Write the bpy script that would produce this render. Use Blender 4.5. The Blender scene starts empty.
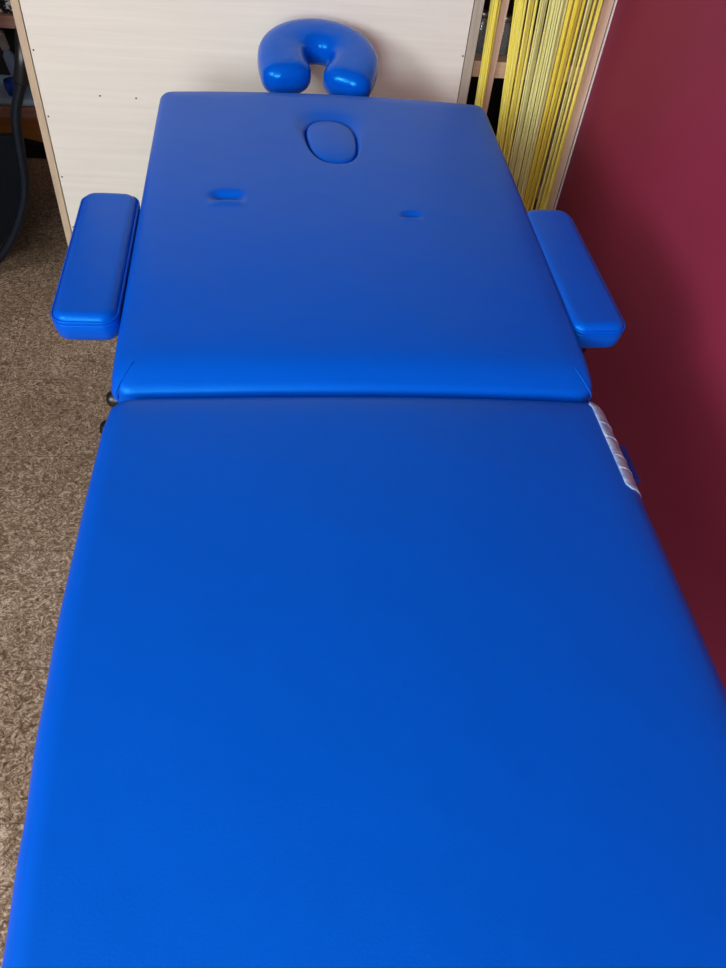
import bpy, bmesh, math, random
from mathutils import Vector, Matrix
random.seed(7)
C = bpy.context.collection
R = math.radians

# ------------------------------------------------------------------ camera
cam_d = bpy.data.cameras.new('camera'); cam = bpy.data.objects.new('camera', cam_d); C.objects.link(cam)
cam_d.sensor_fit = 'HORIZONTAL'; cam_d.sensor_width = 36.0; cam_d.lens = 737/726*36; cam_d.clip_start = .02
m = Matrix(((0.99278678, 0.0072999, -0.11967086), (-0.0848396, 0.7480506, -0.65819643), (0.08471509, 0.66360154, 0.74327407)))
cam.matrix_world = Matrix.Translation((0, 0, 1.423)) @ m.to_4x4()
bpy.context.scene.camera = cam
# ------------------------------------------------------------------ world, lights, exposure
w = bpy.data.worlds.new('world'); bpy.context.scene.world = w; w.use_nodes = True
w.node_tree.nodes['Background'].inputs[0].default_value = (.55, .72, 1, 1)
w.node_tree.nodes['Background'].inputs[1].default_value = .35
def area(name, loc, size, size_y, energy, color, target):
    d = bpy.data.lights.new(name, 'AREA'); d.shape = 'RECTANGLE'; d.size = size; d.size_y = size_y; d.energy = energy; d.color = color
    o = bpy.data.objects.new(name, d); C.objects.link(o); o.location = loc
    o.rotation_euler = (Vector(target)-Vector(loc)).to_track_quat('-Z', 'Y').to_euler()
    return o
area('daylight_back_window', (-1.0, -3.33, 1.85), 1.5, 1.25, 80, (.93, .97, 1), (-1.0, 0, 1.85))
area('daylight_left_window', (-2.53, -1.5, 2.12), 1.7, .95, 106, (.93, .97, 1), (0, -1.5, 2.12))
vs = bpy.context.scene.view_settings
vs.view_transform = 'Standard'; vs.look = 'None'; vs.gamma = 1; vs.use_curve_mapping = False; vs.exposure = 0.30

# ------------------------------------------------------------------ materials
def lin(h):
    c = [int(h[i:i+2], 16)/255 for i in (0, 2, 4)]
    return tuple((x/12.92 if x <= .04045 else ((x+.055)/1.055)**2.4) for x in c)+(1,)
class Mat:
    def __init__(s, name, col, rough=.5, spec=.5, metal=0):
        s.m = bpy.data.materials.new(name); s.m.use_nodes = True; s.t = s.m.node_tree; s.b = s.t.nodes['Principled BSDF']
        s.col = col if not isinstance(col, str) else lin(col)
        s.b.inputs['Base Color'].default_value = s.col; s.b.inputs['Roughness'].default_value = rough
        s.b.inputs['Specular IOR Level'].default_value = spec; s.b.inputs['Metallic'].default_value = metal
        s.co = None; s.h = None
    def n(s, t, **k):
        x = s.t.nodes.new(t)
        for a, v in k.items(): setattr(x, a, v)
        return x
    def coord(s, scale=(1, 1, 1), rot=(0, 0, 0)):
        tc = s.n('ShaderNodeTexCoord'); mp = s.n('ShaderNodeMapping'); mp.inputs['Scale'].default_value = scale; mp.inputs['Rotation'].default_value = rot
        s.t.links.new(tc.outputs['Object'], mp.inputs[0]); return mp.outputs[0]
    def noise(s, scale, detail=3, rough=.5, dist=0, sc=(1, 1, 1)):
        x = s.n('ShaderNodeTexNoise'); x.inputs['Scale'].default_value = scale; x.inputs['Detail'].default_value = detail
        x.inputs['Roughness'].default_value = rough; x.inputs['Distortion'].default_value = dist
        s.t.links.new(s.coord(sc), x.inputs['Vector']); return x.outputs[0]
    def ramp(s, v, stops):
        r = s.n('ShaderNodeValToRGB'); s.t.links.new(v, r.inputs[0]); e = r.color_ramp.elements
        while len(e) < len(stops): e.new(.5)
        for k, (p, c) in enumerate(stops): e[k].position = p; e[k].color = lin(c) if isinstance(c, str) else c
        return r.outputs[0]
    def mix(s, f, a, b, mode='MIX'):
        x = s.n('ShaderNodeMix', data_type='RGBA', blend_type=mode)
        for i, v in ((0, f), (6, a), (7, b)):
            if hasattr(v, 'is_linked'): s.t.links.new(v, x.inputs[i])
            else: x.inputs[i].default_value = v
        return x.outputs[2]
    def base(s, v): s.t.links.new(v, s.b.inputs['Base Color']); return s
    def rough(s, v): s.t.links.new(v, s.b.inputs['Roughness']); return s
    def bump(s, v, strength, dist):
        b = s.n('ShaderNodeBump'); b.inputs['Strength'].default_value = strength; b.inputs['Distance'].default_value = dist
        s.t.links.new(v, b.inputs['Height'])
        if s.h: s.t.links.new(s.h, b.inputs['Normal'])
        s.h = b.outputs[0]; s.t.links.new(s.h, s.b.inputs['Normal']); return s

def leather(name, rough, wr=0):
    M = Mat(name, LEATHER, rough, .5)
    M.b.inputs['Specular Tint'].default_value = (.05, .65, 1, 1); M.b.inputs['IOR'].default_value = 1.6
    v = M.n('ShaderNodeTexVoronoi'); v.inputs['Scale'].default_value = 420; M.t.links.new(M.coord(), v.inputs['Vector'])
    M.bump(v.outputs['Distance'], .12, .0006); M.bump(M.noise(7, 2), .25, .012)
    if wr: M.bump(M.noise(34, 3, .5, 1.2, (1, 1, 1)), wr, .004)
    return M.m
LEATHER = (0.0, 0.084, 0.58, 1)
mat_pad = leather('blue_vinyl', .40); mat_arm = leather('blue_vinyl_armrest', .33); mat_cradle = leather('blue_vinyl_glossy', .20, .25)

M = Mat('cork', '8b7663', .5, .4)
a = M.noise(42, 5, .72, 3.2, (1, 1.2, 1)); c1 = M.ramp(a, [(.30, '2c2014'), (.43, '7d6650'), (.52, 'a08a75'), (.60, 'd2c3ae')])
b2 = M.noise(120, 4, .7, 2.0); c2 = M.ramp(b2, [(.39, (.22, .18, .15, 1)), (.47, (1, 1, 1, 1)), (1, (1, 1, 1, 1))])
col = M.mix(.8, c1, c2, 'MULTIPLY')
big = M.noise(3.5, 3, .6); col = M.mix(.45, col, M.ramp(big, [(.35, 'a89684'), (.65, 'ffffff')]), 'MULTIPLY')
br = M.n('ShaderNodeTexBrick'); mp = M.coord((1, 1, 1)); 
mpn = mp.node; mpn.inputs['Location'].default_value = (.145, -.762+.9, 0)
M.t.links.new(mp, br.inputs['Vector']); br.inputs['Scale'].default_value = 1; br.inputs['Brick Width'].default_value = .6; br.inputs['Row Height'].default_value = .3
br.offset = 0; br.inputs['Mortar Size'].default_value = .0012; br.inputs['Mortar Smooth'].default_value = .3
br.inputs['Color1'].default_value = (1, 1, 1, 1); br.inputs['Color2'].default_value = (.9, .87, .83, 1); br.inputs['Mortar'].default_value = (.35, .3, .25, 1)
M.base(M.mix(.85, col, br.outputs['Color'], 'MULTIPLY')); M.bump(b2, .2, .001); mat_cork = M.m

def wood(name, c1, c2, sc=(1, 14, 14), rough=.5, s=5):
    M = Mat(name, c1, rough, .35); v = M.noise(s, 4, .6, .4, sc)
    M.base(M.ramp(v, [(.3, c1), (.7, c2)])); M.bump(M.noise(s*2, 4, .6, 0, sc), .1, .0008); return M.m
mat_panel = wood('maple_veneer_panel', 'e1ddd2', 'e9e6dc', (.55, 1, 17), .42, 4)
mat_edge = wood('maple_edge', 'b9a58c', 'cbb79d', (14, 14, 1), .5)
mat_edge_grey = wood('maple_edge_grey', 'a59c8d', 'b8ae9e', (14, 14, 1), .5)
mat_beech = wood('beech', 'd9b79c', 'e8cbb2', (14, 14, 1), .5)
mat_beech_h = wood('beech_shelf', 'd9b493', 'e8c8aa', (1, 14, 14), .5)
mat_brown = wood('brown_wood', 'b58676', 'c99c8a', (1, 14, 14), .5)
mat_amber = wood('amber_wood', 'b0713a', 'c98a4a', (1, 14, 14), .5)
M = Mat('burgundy_paint', '962646', .55, .3); M.base(M.ramp(M.noise(2.2, 3), [(.3, '862642'), (.7, '902a4a')])); M.bump(M.noise(160, 3), .12, .001); mat_red = M.m
mat_white = Mat('wall_paint', '8f877c', .8).m; mat_ceil = Mat('ceiling_paint', 'e6e4df', .85).m
mat_frame = Mat('window_frame_paint', 'eeeeea', .4).m
mat_black = Mat('black_rubber', '0c0e12', .35).m; mat_blackmetal = Mat('black_metal', '0a1420', .22, .6, .3).m
mat_alu = Mat('aluminium', 'b4b8bc', .35, .5, 1).m; mat_under = Mat('black_underside', '101114', .7).m
mat_navy = Mat('navy_upholstery', '04080f', .9, .15).m; mat_navytube = Mat('navy_tube', '06121e', .28, .4, 0).m
mat_nail = Mat('nail', '3a3430', .5, .5, .4).m; mat_dark = Mat('shaded_interior', '0b0b0d', .8).m; mat_white_line = Mat('white_edging', 'e9dfe0', .5).m  # near-black interior colour paints in the shade inside shelves and gaps
mat_blue_side = Mat('navy_vinyl', '04308f', .4).m
M = Mat('clouded_plastic', '9fb4d6', .3); M.base(M.ramp(M.noise(60, 4, .7), [(.35, '6f8fc0'), (.5, '96aed2'), (.68, 'cbd8ea')])); mat_plastic = M.m
M = Mat('clear_glass', 'cfdbe6', .08); M.b.inputs['Transmission Weight'].default_value = .75; mat_glass = M.m
mat_white_plastic = Mat('white_plastic', 'f4f8fa', .35).m; mat_pale_blue = Mat('pale_blue_plastic', 'a8ccf8', .3).m
M = Mat('blue_glass', '1a66f0', .08); M.b.inputs['Transmission Weight'].default_value = .4; mat_blueglass = M.m
mat_towel = Mat('blue_grey_cloth', 'b4d6f2', .9).m
M = Mat('patterned_black', '0c0c0e', .4); M.base(M.ramp(M.noise(26, 3, .5, 2.5), [(.52, '08080a'), (.57, 'dfe2e4')])); mat_pattern = M.m
def yarn(name, c1, c2, c3):
    M = Mat(name, c1, .45, .4); M.base(M.ramp(M.noise(150, 3, .7, 0, (1, 1, .02)), [(.3, c1), (.5, c2), (.7, c3)]))
    M.b.inputs['Sheen Weight'].default_value = .3; return M.m
mat_y1 = yarn('yellow_yarn', 'e6cf40', 'f7e860', 'fbf292'); mat_y2 = yarn('pale_yellow_yarn', 'dcd884', 'f0ee98', 'f8f6bc'); mat_y3 = yarn('golden_yarn', 'dcbc2c', 'f4dc44', 'f9e968')

# ------------------------------------------------------------------ helpers
def obj(name, bm, mat, parent=None, smooth=False, loc=None):
    me = bpy.data.meshes.new(name); bmesh.ops.recalc_face_normals(bm, faces=bm.faces[:]); bm.to_mesh(me); bm.free()
    if smooth:
        for p in me.polygons: p.use_smooth = True
    me.materials.append(mat); o = bpy.data.objects.new(name, me); C.objects.link(o)
    if parent: o.parent = parent
    if loc: o.location = loc
    return o
def tag(o, label=None, cat=None, group=None, kind=None):
    if label: o['label'] = label
    if cat: o['category'] = cat
    if group: o['group'] = group
    if kind: o['kind'] = kind
    return o
def thing(name, label, cat, loc=(0, 0, 0), rot=(0, 0, 0), group=None):
    o = bpy.data.objects.new(name, None); C.objects.link(o); o.empty_display_size = .05; o.location = loc; o.rotation_euler = rot
    return tag(o, label, cat, group)
def add_box(bm, x0, x1, y0, y1, z0, z1, bev=0):
    r = bmesh.ops.create_cube(bm, size=1); vsx = r['verts']
    for v in vsx: v.co = Vector(((x0+x1)/2+v.co.x*(x1-x0), (y0+y1)/2+v.co.y*(y1-y0), (z0+z1)/2+v.co.z*(z1-z0)))
    if bev:
        es = list({e for v in vsx for e in v.link_edges}); bmesh.ops.bevel(bm, geom=es, offset=bev, segments=2, profile=.5, affect='EDGES')
def box(*a, **k):
    bm = bmesh.new(); add_box(bm, *a, **k); return bm
def add_tube(bm, pts, rad, seg=12, closed=False, flat=1.0, cap=True):
    pts = [Vector(p) for p in pts]; n = len(pts); rads = rad if isinstance(rad, (list, tuple)) else [rad]*n
    rings = []; up = None
    for i in range(n):
        if closed: t = pts[(i+1) % n]-pts[i-1]
        else: t = pts[min(i+1, n-1)]-pts[max(i-1, 0)]
        t.normalize()
        if up is None: up = Vector((0, 0, 1)) if abs(t.z) < .9 else Vector((0, 1, 0))
        s = t.cross(up)
        s.normalize(); u = s.cross(t); up = u
        rings.append([bm.verts.new(pts[i]+rads[i]*(s*math.cos(a)+u*flat*math.sin(a))) for a in [2*math.pi*k/seg for k in range(seg)]])
    for i in range(n if closed else n-1):
        A, B = rings[i], rings[(i+1) % n]
        for k in range(seg): bm.faces.new((A[k], A[(k+1) % seg], B[(k+1) % seg], B[k]))
    if not closed and cap: bm.faces.new(rings[0][::-1]); bm.faces.new(rings[-1])
def tube(*a, **k):
    bm = bmesh.new(); add_tube(bm, *a, **k); return bm
def add_lathe(bm, prof, seg=20, M4=None):
    rings = []
    for r, z in prof:
        rings.append([bm.verts.new((max(r, 1e-5)*math.cos(2*math.pi*k/seg), max(r, 1e-5)*math.sin(2*math.pi*k/seg), z)) for k in range(seg)])
    for A, B in zip(rings, rings[1:]):
        for k in range(seg): bm.faces.new((A[k], A[(k+1) % seg], B[(k+1) % seg], B[k]))
    bm.faces.new(rings[0][::-1]); bm.faces.new(rings[-1])
    if M4:
        for rg in rings:
            for v in rg: v.co = M4 @ v.co
def lathe(*a, **k):
    bm = bmesh.new(); add_lathe(bm, *a, **k); return bm
def smoothpath(P, n=8):
    P = [Vector(p) for p in P]; out = []
    for i in range(len(P)-1):
        p0, p1, p2, p3 = P[max(i-1, 0)], P[i], P[i+1], P[min(i+2, len(P)-1)]
        for k in range(n):
            t = k/n; out.append(.5*((2*p1)+(p2-p0)*t+(2*p0-5*p1+4*p2-p3)*t*t+(3*p1-p0-3*p2+p3)*t**3))
    out.append(P[-1]); return out

def pad(w, l, t, r, rc, step, height=None, bulge=.004, xform=None):
    """rounded upholstered slab: x in [-w/2,w/2], y in [0,l], top near z=0, bottom at z=-t"""
    def axis(L):
        ne = 9; e = [rc*(1-math.cos(math.pi/2*k/ne)) for k in range(ne)]  # dense at the border
        k = max(2, int((L-2*rc)/step)); mid = [rc+(L-2*rc)*i/k for i in range(k+1)]
        return e+mid+[L-x for x in reversed(e)]
    xs = axis(w); ys = axis(l); bm = bmesh.new(); grid = []
    def edge(d): return -r+math.sqrt(max(0, r*r-(r-min(d, r))**2))
    for y in ys:
        row = []
        for x in xs:
            cx = min(max(x, rc), w-rc); cy = min(max(y, rc), l-rc); a = (x-cx)/rc; b = (y-cy)/rc
            px = cx+rc*a*math.sqrt(max(0, 1-b*b/2)); py = cy+rc*b*math.sqrt(max(0, 1-a*a/2))
            dx = px-cx; dy = py-cy
            if dx or dy: d = rc-math.hypot(dx, dy)
            else: d = min(px, w-px, py, l-py)
            if dx == 0 or dy == 0: d = min(px, w-px, py, l-py)
            z = edge(max(d, 0)); X, Y = px-w/2, py
            if height: z += height(X, Y)
            row.append(bm.verts.new((X, Y, z)))
        grid.append(row)
    ny, nx = len(ys), len(xs)
    for j in range(ny-1):
        for i in range(nx-1): bm.faces.new((grid[j][i], grid[j][i+1], grid[j+1][i+1], grid[j+1][i]))
    loop = [grid[0][i] for i in range(nx)]+[grid[j][-1] for j in range(1, ny)]+[grid[-1][i] for i in range(nx-2, -1, -1)]+[grid[j][0] for j in range(ny-2, 0, -1)]
    prev = loop; cen = Vector((0, l/2, 0)); N = len(loop)
    nrm = []
    for k in range(N):
        tt = loop[(k+1) % N].co-loop[k-1].co; tt.z = 0; tt.normalize(); nrm.append(Vector((tt.y, -tt.x, 0)))
    base = [v.co.copy() for v in loop]; r2 = min(.012, t*.25)
    prof = [(bulge*math.sin(math.pi*q), -r-(t-r-r2)*q) for q in (.25, .5, .75, 1)]+[(-r2*(1-math.cos(q*math.pi/2)), -t+r2-r2*math.sin(q*math.pi/2)) for q in (.33, .66, 1)]
    for off, z in prof:
        ring = [bm.verts.new((base[k].x+nrm[k].x*off, base[k].y+nrm[k].y*off, -t+(z+t)*(base[k].z+t)/(t-r))) for k in range(N)]
        for k in range(N): bm.faces.new((prev[k], prev[(k+1) % N], ring[(k+1) % N], ring[k]))
        prev = ring
    bm.faces.new(prev)
    if xform:
        for v in bm.verts: v.co = xform(v.co)
    return bm
def round_rect(w, l, rc, z, off=0, seg=8):
    pts = []
    for (cx, cy, a0) in ((w/2-rc, rc, -90), (w/2-rc, l-rc, 0), (-w/2+rc, l-rc, 90), (-w/2+rc, rc, 180)):
        for k in range(seg+1):
            a = R(a0+90*k/seg); pts.append((cx+(rc+off)*math.cos(a), cy+(rc+off)*math.sin(a), z))
    return pts

# ------------------------------------------------------------------ the room
XR, XL, YB, YF, ZC = .880, -2.6, -3.4, 3.45, 2.75
def struct(name, bm, mat, parent=None):
    o = obj(name, bm, mat, parent)
    if not parent: o['kind'] = 'structure'
    return o
struct('floor', box(XL-.1, XR+.1, YB-.1, YF+.1, -.05, 0), mat_cork)
struct('ceiling', box(XL-.1, XR+.1, YB-.1, YF+.1, ZC, ZC+.05), mat_ceil)
struct('wall_right', box(XR, XR+.1, YB-.1, YF+.1, 0, ZC), mat_red)
struct('wall_far', box(XL, XR, YF, YF+.1, 0, ZC), mat_white)
def wall_with_hole(axis, p0, p1, a0, a1, h0, h1, z0, z1):
    bm = bmesh.new()
    for (u0, u1, v0, v1) in ((a0, h0, 0, ZC), (h1, a1, 0, ZC), (h0, h1, 0, z0), (h0, h1, z1, ZC)):
        if axis == 'y': add_box(bm, u0, u1, p0, p1, v0, v1)
        else: add_box(bm, p0, p1, u0, u1, v0, v1)
    return bm
struct('wall_back', wall_with_hole('y', YB-.1, YB, XL, XR, -1.8, -.2, 1.2, 2.5), mat_white)
struct('wall_left', wall_with_hole('x', XL-.1, XL, YB-.1, YF+.1, -2.4, -.6, 1.6, 2.63), mat_white)
def window(name, axis, p, a0, a1, z0, z1):
    bm = bmesh.new(); t = .05; mid = (a0+a1)/2
    for (u0, u1, v0, v1) in ((a0, a1, z0, z0+t), (a0, a1, z1-t, z1), (a0, a0+t, z0+t, z1-t), (a1-t, a1, z0+t, z1-t), (mid-t/2, mid+t/2, z0+t, z1-t)):
        if axis == 'y': add_box(bm, u0, u1, p-.03, p+.03, v0, v1)
        else: add_box(bm, p-.03, p+.03, u0, u1, v0, v1)
    f = struct(name, bm, mat_frame)
    g = box(a0+t, a1-t, p-.005, p+.005, z0+t, z1-t) if axis == 'y' else box(p-.005, p+.005, a0+t, a1-t, z0+t, z1-t)
    obj('pane', g, mat_glass, f); return f
window('window_1', 'y', YB-.05, -1.8, -.2, 1.2, 2.5)
window('window_2', 'x', XL-.05, -2.4, -.6, 1.6, 2.63)
struct('baseboard_far', box(XL, XR, YF-.015, YF, 0, .07), mat_beech_h)
struct('baseboard_left', box(XL, XL+.015, YB, YF-.015, 0, .07), mat_beech_h)

# ------------------------------------------------------------------ bookcase seen from behind
bc = thing('bookcase', 'pale maple bookcase with its nailed back panel facing the massage table', 'bookcase', (0, 2.05, 0))
BW0, BW1, BT = -.605, .521, 1.55
p = obj('back_panel', box(BW0+.021, BW1-.026, 0, .006, .02, BT-.02, bev=.0012), mat_panel, bc)
p['label'] = 'pale veneer back panel with horizontal grain'
for x0, x1, mt in ((BW0, BW0+.019, mat_edge), (BW1-.024, BW1, mat_edge_grey)):
    obj('side_board', box(x0, x1, -.001, .26, 0, BT, bev=.001), mt, bc)
obj('top_board', box(BW0+.019, BW1-.024, .006, .26, BT-.02, BT), mat_edge, bc)
obj('bottom_board', box(BW0+.019, BW1-.024, .007, .26, .04, .06), mat_edge, bc)
for z in (.335, .62, .90, 1.2):
    obj('shelf_board', box(BW0+.019, BW1-.024, .007, .25, z-.01, z+.01), mat_edge, bc)
nails = [(-.577, .719), (-.577, .562), (-.577, .40), (-.577, .25), (-.577, .9), (-.577, 1.1), (.490, .766), (.490, .60), (.490, .92), (.49, .42), (-.437, .620), (-.347, .619), (.18, .62), (.4, .62), (-.437, .9), (-.1, .9), (.2, .9), (.4, .9)]
nb = None
for x, z in nails:
    o = obj('nail', lathe([(.0022, -.0005), (.0022, .0006), (.001, .001)], 10, Matrix.Translation((x, -.0002, z)) @ Matrix.Rotation(R(90), 4, 'X')), mat_nail, bc)

# ------------------------------------------------------------------ narrow shelf unit beside the red wall, with a string curtain
su = thing('shelf_unit', 'narrow beech shelf unit behind the yellow string curtain by the red wall', 'shelf', (0, 2.12, 0))
obj('side_board', box(.527, .540, 0, .3, 0, 1.9), mat_dark, su)  # board coloured near-black as the shaded gap beside the bookcase
u = obj('upright', box(.580, .600, -.012, .012, .03, 1.9, bev=.002), mat_beech, su)
obj('side_board', box(.846, .872, -.012, .3, 0, 1.9, bev=.001), mat_beech, su)
s = obj('edging_strip', box(.8755, .8795, -.012, .0, 0, 1.9), mat_white_line, su); s['label'] = 'thin white edging strip against the red wall'
obj('gap_shade_strip', box(.872, .8755, -.006, .3, 0, 1.9), mat_dark, su)  # near-black strip painting the shaded gap between side board and wall
obj('back_board', box(.540, .866, .29, .3, .03, 1.9), mat_dark, su)  # near-black paints the shade at the back of the shelves
for z in (.03, .37, .71, 1.1, 1.5, 1.88):
    obj('shelf_board', box(.540, .846, .013, .29, z-.02, z+.02 if z > .04 else z+.01, bev=.001), mat_beech_h, su)

cur = thing('string_curtain', 'yellow string curtain hanging in bunches in front of the narrow shelf', 'curtain', (0, 2.085, 0))
obj('curtain_rod', tube([(.527, 0, 1.86), (.866, 0, 1.86)], .007, 12), mat_alu, cur)
def bunch(x0, x1, xb0, xb1, n, mat, seed, pale=False):
    rnd = random.Random(seed); bm = bmesh.new()
    for k in range(n):
        f = (k+.5)/n; xt = x0+(x1-x0)*f; xb = xb0+(xb1-xb0)*f+rnd.uniform(-.0025, .0025)
        y0 = rnd.uniform(-.012, .006); wd = (x1-x0)/n*rnd.uniform(.6, .95); mid = rnd.uniform(-.002, .002)
        P = []
        for q in range(9):
            s = q/8; z = 1.85-1.80*s
            # top is above the frame; bunches run from (xt at z=.89) to (xb at z=.36)
            tt = (.89-z)/(.53); tt = max(-.6, min(1.15, tt)); x = xt+(xb-xt)*tt+mid*math.sin(s*6+k)
            P.append((x, y0+.002*math.sin(s*7+k*1.7), z))
        add_tube(bm, P, wd, 6, flat=.45)
    return obj('string_bunch', bm, mat, cur, True)
bunch(.546, .570, .566, .588, 6, mat_y1, 1)
bunch(.607, .661, .648, .686, 12, mat_y1, 2)
bunch(.671, .690, .697, .712, 5, mat_y2, 3)
bunch(.692, .708, .714, .727, 4, mat_y2, 4)
bunch(.711, .728, .733, .746, 4, mat_y2, 10)
bunch(.730, .741, .750, .758, 3, mat_y2, 5)
bunch(.746, .784, .763, .794, 8, mat_y3, 6)
bunch(.791, .801, .803, .811, 3, mat_y2, 7)
bunch(.803, .834, .815, .842, 8, mat_y1, 8)

def jar(loc, r, h, label, mat, lid=None):
    t = thing('glass_jar', label, 'jar', loc)
    obj('jar_body', lathe([(r*.6, 0), (r, .004), (r, h*.75), (r*.7, h*.88), (r*.72, h), (r*.66, h), (r*.62, h*.87), (r*.92, h*.74), (r*.92, .008), (0, .008)], 20), mat, t, True)
    obj('jar_lid', lathe([(r*.8, h*.97), (r*.8, h*1.1), (r*.72, h*1.13)], 20), lid or mat_alu, t, True)
jar((.622, 2.19, .7305), .021, .085, 'clear glass jar on the shelf, right of the slim upright', mat_glass)
jar((.563, 2.20, .7305), .020, .088, 'clear glass jar on the shelf, left of the slim upright', mat_glass)

# ------------------------------------------------------------------ massage table
mt = thing('massage_table', 'blue vinyl folding massage table with face cradle and two armrests', 'massage table', (.136, 0, 0))
TX = .136; HY = .828
def crown(w, l, a):
    return lambda x, y: a*(1-(2*x/w)**2)-a*.9+a*.3*(1-(2*y/l-1)**2)
ch = crown(.740, .95, .012)
PL = .95
BOW = [(0, 0), (.25, -.001), (.35, .004), (.46, .010), (.58, .013), (.74, .012), (.86, .010), (.92, .006), (.95, .002)]
def bow(c):
    # the left side of the foot half bulges outwards a little
    f = max(0, min(1, -c.x/.37))**3; y = max(0, min(.9499, c.y)); d = 0
    for (a, p), (b, q) in zip(BOW, BOW[1:]):
        if a <= y <= b: t = (y-a)/(b-a); t = t*t*(3-2*t); d = p+(q-p)*t
    return Vector((c.x-d*f, c.y, c.z))
def main_h(x, y):
    d = min(.370-x, PL-y)
    return ch(x, y)+.004*max(0, -2*x/.74)**3+.0035-.007*math.exp(-(max(d, 0)/.03)**2)
pm = obj('leg_section', pad(.740, PL, .06, .026, .034, .010, main_h, xform=bow), mat_pad, mt, True, (.006, HY-PL, .702))
pm['label'] = 'flat foot half of the table top'
# head section with carved groove, dimples
HW, HL = .734, .910
hole = (-.004, .695)      # centre, local x and y
def egg(x, y):
    dx, dy = x-hole[0], y-hole[1]
    a = .052+.004*dy/.09; b = .088
    k = .10
    return (abs((dx+.045*dy)/a)**2.5+abs(dy/b)**2.5)**(1/2.5)
DIM = [(-.211, .481, .028, .012, .0105), (.126, .432, .018, .007, .0055)]
def head_h(x, y):
    z = .010*(1-(2*x/HW)**2)-.009+.004*(1-(2*y/HL-1)**2)
    e = egg(x, y); d = (e-1)*.07
    z -= .018/(1+math.exp(d/.0016)) if abs(d) < .05 else (.018 if d < 0 else 0)
    far = 1/(1+math.exp(-(y-hole[1]-.03)/.02))
    z -= (.0012+.0085*far)*math.exp(-(max(d, 0)/(.006+.017*far))**2)
    z -= .017*math.exp(-(max(y, 0)/.034)**1.6)
    de = min(HW/2-abs(x), HL-y)
    z -= .004*math.exp(-(max(de, 0)/.025)**2)
    for (cx, cy, sx, sy, dp) in DIM:
        u = (x-cx)/sx
        yy = (y-cy+.004*u*u)
        # a pulled fold: steep on the far side, gentler on the near side
        z -= dp*math.exp(-u**4)*(math.exp(-(yy/sy)**2))
        z += dp*.22*math.exp(-u**4)*math.exp(-((yy+sy*1.9)/(sy*.8))**2)
    return z
def shear(c): return Vector((c.x*(1.006-.018*c.y/HL)-.002-.010*c.y/HL, c.y+c.x*.022*c.y/HL, c.z))
TILT = R(4.0)
def in_head(o, loc=(0, 0, 0)):
    o.rotation_euler = (TILT, 0, 0); M4 = Matrix.Translation((0, HY-.001, .716)) @ Matrix.Rotation(TILT, 4, 'X') @ Matrix.Translation(loc)
    o.matrix_local = M4; return o
hs = in_head(obj('head_section', pad(HW, HL, .062, .013, .030, .0036, head_h, xform=shear), mat_pad, mt, True))
hs['label'] = 'raised head half of the table top with breathing hole and dimples'
# hole plug
bm = bmesh.new(); N = 48; rings = []
def egg_pt(a, s):
    ca, sa = math.cos(a), math.sin(a); r = 1/((abs(ca))**2.5+(abs(sa))**2.5)**(1/2.5)
    dy = .088*s*r*sa; dx = (.052+.004*dy/.09)*s*r*ca-.045*dy
    return hole[0]+dx, hole[1]+dy
for s, z in ((.95, -.03), (.965, -.012), (.965, -.007), (.95, -.0030), (.92, -.0008), (.86, .0006), (.6, .0025), (.3, .0035), (.02, .004)):
    rings.append([bm.verts.new((*egg_pt(2*math.pi*k/N, s), z+.0)) for k in range(N)])
for A, B in zip(rings, rings[1:]):
    for k in range(N): bm.faces.new((A[k], A[(k+1) % N], B[(k+1) % N], B[k]))
bm.faces.new(rings[0][::-1]); bm.faces.new(rings[-1])
for v in bm.verts: v.co = shear(v.co)
o = obj('hole_plug', bm, mat_pad, hs, True); o['label'] = 'oval plug filling the breathing hole'
# corner seams on the near corners of the head section
for s in (-1, 1):
    P = [(s*(HW/2-.009), .0045, -.052)]
    for k in range(9):
        d = .006+.042*k/8; x, y = s*(HW/2-.008-(d-.006)*.55), d
        z = head_h(x, y)
        if d < .013: z += -.013+math.sqrt(.013**2-(.013-d)**2)
        P.append((x, y, z+.0001))
    P = [shear(Vector(p)) for p in P]
    obj('corner_seam', tube(P, .0010, 8), mat_pad, hs, True)
# under frame
for y0 in (-.10, HY+.02):
    L = .88
    for x in (-.31, .31):
        bmf = box(x-.014, x+.014, 0, L, -.035, 0, bev=.002)
        o = obj('frame_rail', bmf, mat_under, mt, False, (0, y0, .642))
        if y0 > 0: o.matrix_local = Matrix.Translation((0, y0, .648)) @ Matrix.Rotation(TILT, 4, 'X')
    o = obj('frame_crossbar', box(-.296, .296, .06, .09, -.033, -.002), mat_under, mt, False, (0, y0, .642))
    o = obj('frame_crossbar', box(-.296, .296, .78, .81, -.033, -.002), mat_under, mt, False, (0, y0, .642))
    if y0 > 0: o.matrix_local = Matrix.Translation((0, y0, .648)) @ Matrix.Rotation(TILT, 4, 'X')
for y, dz in ((-.03, 0), (.70, 0), (.88, 0), (1.60, .05)):
    for s in (-1, 1):
        o = obj('leg', tube([(s*.27, y, .63+dz), (s*.33, y, .012)], .013, 12), mat_blackmetal, mt, True)
        obj('foot_cap', lathe([(.018, 0), (.019, .006), (.017, .035)], 16), mat_black, o, True, (s*.332, y, 0))
    obj('leg_crossbar', tube([(-.298, y, .33), (.298, y, .33)], .009, 10), mat_blackmetal, mt, True)
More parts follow.
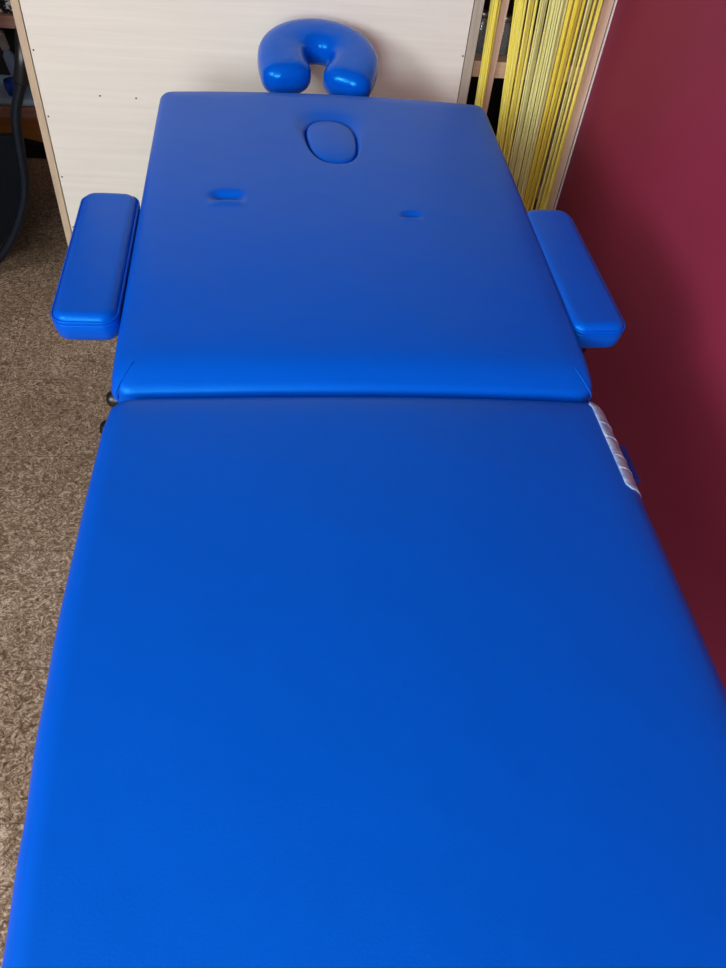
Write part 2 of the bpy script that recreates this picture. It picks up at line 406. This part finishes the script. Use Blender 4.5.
# black knobs on the left rail
for y in (.862, .797):
    M4 = Matrix.Translation((-.344, y, .648)) @ Matrix.Rotation(R(-90), 4, 'Y')
    obj('side_knob', lathe([(.007, 0), (.007, .012), (.011, .014), (.0135, .02), (.0135, .034), (.010, .040), (.006, .042)], 24, M4), mat_black, mt, True)
M4 = Matrix.Translation((-.348, 1.675, .738)) @ Matrix.Rotation(R(-90), 4, 'Y')
obj('side_knob', lathe([(.007, 0), (.007, .006), (.010, .007), (.011, .014), (.007, .018)], 18, M4), mat_black, mt, True)
# clouded plastic strip and dark vinyl flap on the right edge by the fold
bm = bmesh.new(); rows = []
ys_ = [.632+.182*k/24 for k in range(25)]
for y in ys_:
    e = min(y-.632, .814-y); sh = 8*max(0, 1-e/.010)**2
    yl = y-(HY-PL); row = []
    bx = .376-(.034-math.sqrt(.034**2-max(0, yl-(PL-.034))**2))
    def surf(q, lay):
        a = (q-1.5)/6.5*.030*(1-.25*max(0, 1-e/.004)**2)
        if a < 0: return (bx+lay, y, .702+main_h(.37, yl)-.026+a*2.0)
        return (bx+lay*.8-a, y, .702+main_h(bx-.006-a, yl)-.026+math.sqrt(.026**2-(.026-a)**2)+lay)
    for lay in (.0003, .0014):
        for q in range(9): row.append(bm.verts.new(surf(q, lay)))
    rows.append(row)
for A, B in zip(rows, rows[1:]):
    for q in range(8): bm.faces.new((A[q], A[q+1], B[q+1], B[q])); bm.faces.new((A[9+q], B[9+q], B[10+q], A[10+q]))
    bm.faces.new((A[0], B[0], B[9], A[9])); bm.faces.new((A[8], A[17], B[17], B[8]))
for A in (rows[0], rows[-1]):
    for q in range(8): bm.faces.new((A[q], A[9+q], A[10+q], A[q+1]))
o = obj('edge_strip', bm, mat_plastic, mt, True); o['label'] = 'clouded grey plastic strip over the table edge beside the fold'
for y in (.672, .697, .735, .765):
    yl = y-(HY-PL); bx = .376; e = .1; P = [surf(q, .0016) for q in range(9)]
    obj('strip_rib', tube(P, .0009, 6), mat_plastic, o, True)
obj('vinyl_flap', box(.377, .3925, .672, .745, .655, .667, bev=.003), mat_blue_side, mt)

# armrests
AW, AL, AT = .098, .352, .052
for s, x, lab in ((-1, -.427, 'left armrest pad'), (1, .410, 'right armrest pad')):
    M4 = Matrix.Translation((x, .970, .7165)) @ Matrix.Rotation(TILT, 4, 'X') @ Matrix.Rotation(R(2.6 if s > 0 else 0), 4, 'Z')
    a = obj('armrest', pad(AW, AL, AT, .014, .024, .012, lambda X, Y: .002*(1-(2*X/AW)**2), bulge=.002), mat_arm, mt, True); a['label'] = lab
    a.matrix_local = M4
    for dz in (-.0095, -.0165):
        obj('piping', tube(round_rect(AW, AL, .024, dz, .0009), .0018, 8, closed=True), mat_arm, a, True)
    b = obj('bracket', box(-.03 if s < 0 else -.07, .07 if s < 0 else .03, .14, .19, -AT-.012, -AT-.001, bev=.002), mat_under, a)
    k = obj('bracket_knob', lathe([(.012, -.022), (.016, -.018), (.016, -.002), (.008, 0)], 18), mat_black, a, True, ((-.014 if s > 0 else .03), (.028 if s > 0 else .15), -AT-.004))

# face cradle
def horseshoe():
    bm = bmesh.new(); seg = 28; rx, ry = .084, .076; ctrs = []
    for k in range(7): ctrs.append(Vector((.070+.014*math.sin(k/7*math.pi/2), -.070+.070*k/7, 0)))
    for k in range(41): a = math.pi*k/40; ctrs.append(Vector((rx*math.cos(a), ry*math.sin(a), 0)))
    ctrs += [Vector((-c.x, c.y, 0)) for c in reversed(ctrs[:7])]
    n = len(ctrs); L = []
    for i in range(n): L.append((ctrs[i], (ctrs[min(i+1, n-1)]-ctrs[max(i-1, 0)]).normalized()))
    def ring(c, t, sw, sh):
        s = Vector((t.y, -t.x, 0)); out = []
        for k in range(seg):
            q = 2*math.pi*k/seg; cs, sn = math.cos(q), math.sin(q); e = .78
            out.append(bm.verts.new(c+s*sw*math.copysign(abs(cs)**e, cs)+Vector((0, 0, sh*math.copysign(abs(sn)**e, sn)))))
        return out
    def wid(i):
        f = abs(i/(n-1)*2-1); return .055+.003*f, .040-.001*f
    def cap(c, t, sg, w):
        out = []
        for j in range(1, 9):
            q = j/8*math.pi/2; k = max(math.cos(q)**.75, .02) if j < 8 else .02
            out.append(ring(c+sg*t*.036*math.sin(q), t, w[0]*k, w[1]*k))
        return out
    rings = cap(*L[0], -1, wid(0))[::-1]+[ring(c, t, *wid(i)) for i, (c, t) in enumerate(L)]+cap(*L[-1], 1, wid(n-1))
    for A, B in zip(rings, rings[1:]):
        for k in range(seg): bm.faces.new((A[k], A[(k+1) % seg], B[(k+1) % seg], B[k]))
    bm.faces.new(rings[0]); bm.faces.new(rings[-1][::-1])
    return bm
cr = obj('face_cradle', horseshoe(), mat_cradle, mt, True); cr['label'] = 'glossy horseshoe face cushion'
cr.matrix_local = Matrix.Translation((-.026, 1.884, .789)) @ Matrix.Rotation(R(13), 4, 'X') @ Matrix.Rotation(R(-5), 4, 'Z')
bmc = bmesh.new()
add_box(bmc, -.10, .10, .080, .115, -.052, -.040, bev=.003)
cp = obj('cradle_plate', bmc, mat_under, cr)
for x in (-.08, .08):
    obj('support_rod', tube([(x, .10, -.058), (x, -.20, -.075), (x, -.30, -.072)], .006, 10), mat_blackmetal, cr, True)

# ------------------------------------------------------------------ cantilever chair at the far left
chr_ = thing('tubular_armchair', 'dark navy tubular armchair left of the bookcase', 'chair', (-1.10, 2.4, 0))
H = [(-.66, 2.66, .70), (-.645, 2.50, .715), (-.638, 2.30, .72), (-.634, 2.19, .705), (-.636, 2.152, .665), (-.655, 2.15, .605), (-.690, 2.15, .52), (-.703, 2.15, .42), (-.712, 2.15, .335), (-.737, 2.15, .255), (-.790, 2.15, .155), (-.855, 2.15, .075), (-.93, 2.15, .028)]
H = [(a+1.10, b-2.4, c) for a, b, c in H]
Hm = [(-a, b, c) for a, b, c in reversed(H)]
fr = obj('tube_frame', tube(smoothpath(H+[(0, -.25, .0140)]+Hm, 6), .0135, 14), mat_navytube, chr_, True)
for Q in (H, [(-a, b, c) for a, b, c in H]):
    obj('arm_sleeve', tube(smoothpath(Q[:6], 8), .0195, 14), mat_black, fr, True)
bms = bmesh.new(); add_box(bms, -.372, .372, 0, .47, -.05, 0, bev=.02)
for v in bms.verts: v.co = Vector((v.co.x, v.co.y-.215, v.co.z+.455-.52*v.co.y))
obj('seat', bms, mat_navy, chr_)
# upholstered apron between the tubes; its lower part paints the shade below the seat
pts = [(.388, .45), (.385, .36), (.378, .32), (.355, .25), (.30, .16), (.235, .085), (.16, .045), (0, .032)]
pts = pts+[(-x, z) for x, z in reversed(pts[:-1])]
bma = bmesh.new(); fa = [bma.verts.new((x, -.225, z)) for x, z in pts]; fb = [bma.verts.new((x, -.205, z)) for x, z in pts]
bma.faces.new(fa); bma.faces.new(fb[::-1])
for k in range(len(pts)): bma.faces.new((fa[k], fb[k], fb[(k+1) % len(pts)], fa[(k+1) % len(pts)]))
obj('apron', bma, mat_navy, chr_)
obj('backrest', box(-.155, .155, .25, .30, .20, .90, bev=.02), mat_navy, chr_)
obj('rear_bar', tube([(.44, .26, .70), (.15, .275, .70)], .012, 10), mat_navytube, chr_, True); obj('rear_bar', tube([(-.44, .26, .70), (-.15, .275, .70)], .012, 10), mat_navytube, chr_, True)

# ------------------------------------------------------------------ low shelf at the far left
ls = thing('low_shelf', 'low brown wooden shelf standing behind the dark chair', 'shelf', (-1.3, 3.1, 0))
obj('top_board', box(-.65, .65, 0, .30, .425, .465, bev=.002), mat_brown, ls)
obj('lower_board', box(-.62, .62, .005, .30, .105, .145, bev=.002), mat_brown, ls)
obj('plinth', box(-.62, .62, .03, .29, 0, .105), mat_amber, ls)
obj('side_board', box(-.65, -.62, 0, .30, 0, .425), mat_brown, ls); obj('side_board', box(.62, .65, 0, .30, 0, .425), mat_brown, ls)
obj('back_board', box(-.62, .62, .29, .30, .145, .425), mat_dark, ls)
tag(obj('folded_cloth', box(-1.20, -.80, 3.115, 3.36, .146, .172, bev=.01), mat_towel), 'blue-grey folded cloth lying on the lower board of the low shelf', 'cloth')
bt = thing('squeeze_bottle', 'white capped pale blue bottle standing on the folded cloth', 'bottle', (-.955, 3.16, .173), (0, R(-10), 0))
obj('bottle_body', lathe([(.014, 0), (.021, .006), (.021, .12), (.010, .14), (.010, .15)], 18), mat_pale_blue, bt, True)
obj('bottle_cap', lathe([(.016, .142), (.016, .20), (.012, .205)], 18), mat_white_plastic, bt, True)
tag(obj('glass_bowl', lathe([(.02, 0), (.028, .004), (.034, .03), (.033, .055), (.030, .055), (.03, .03), (.024, .008), (0, .006)], 24), mat_blueglass, None, True, (-.985, 3.125+.035, .173)), 'small blue glass bowl on the cloth in front of the bottle', 'bowl')
bpy.data.objects['glass_bowl'].location = (-.993, 3.155, .173)
bt.location = (-.985, 3.225, .173)
tag(obj('patterned_box', box(-1.10, -.90, 3.12, 3.30, .466, .56, bev=.006), mat_pattern), 'black box with white swirls on top of the low shelf', 'box')
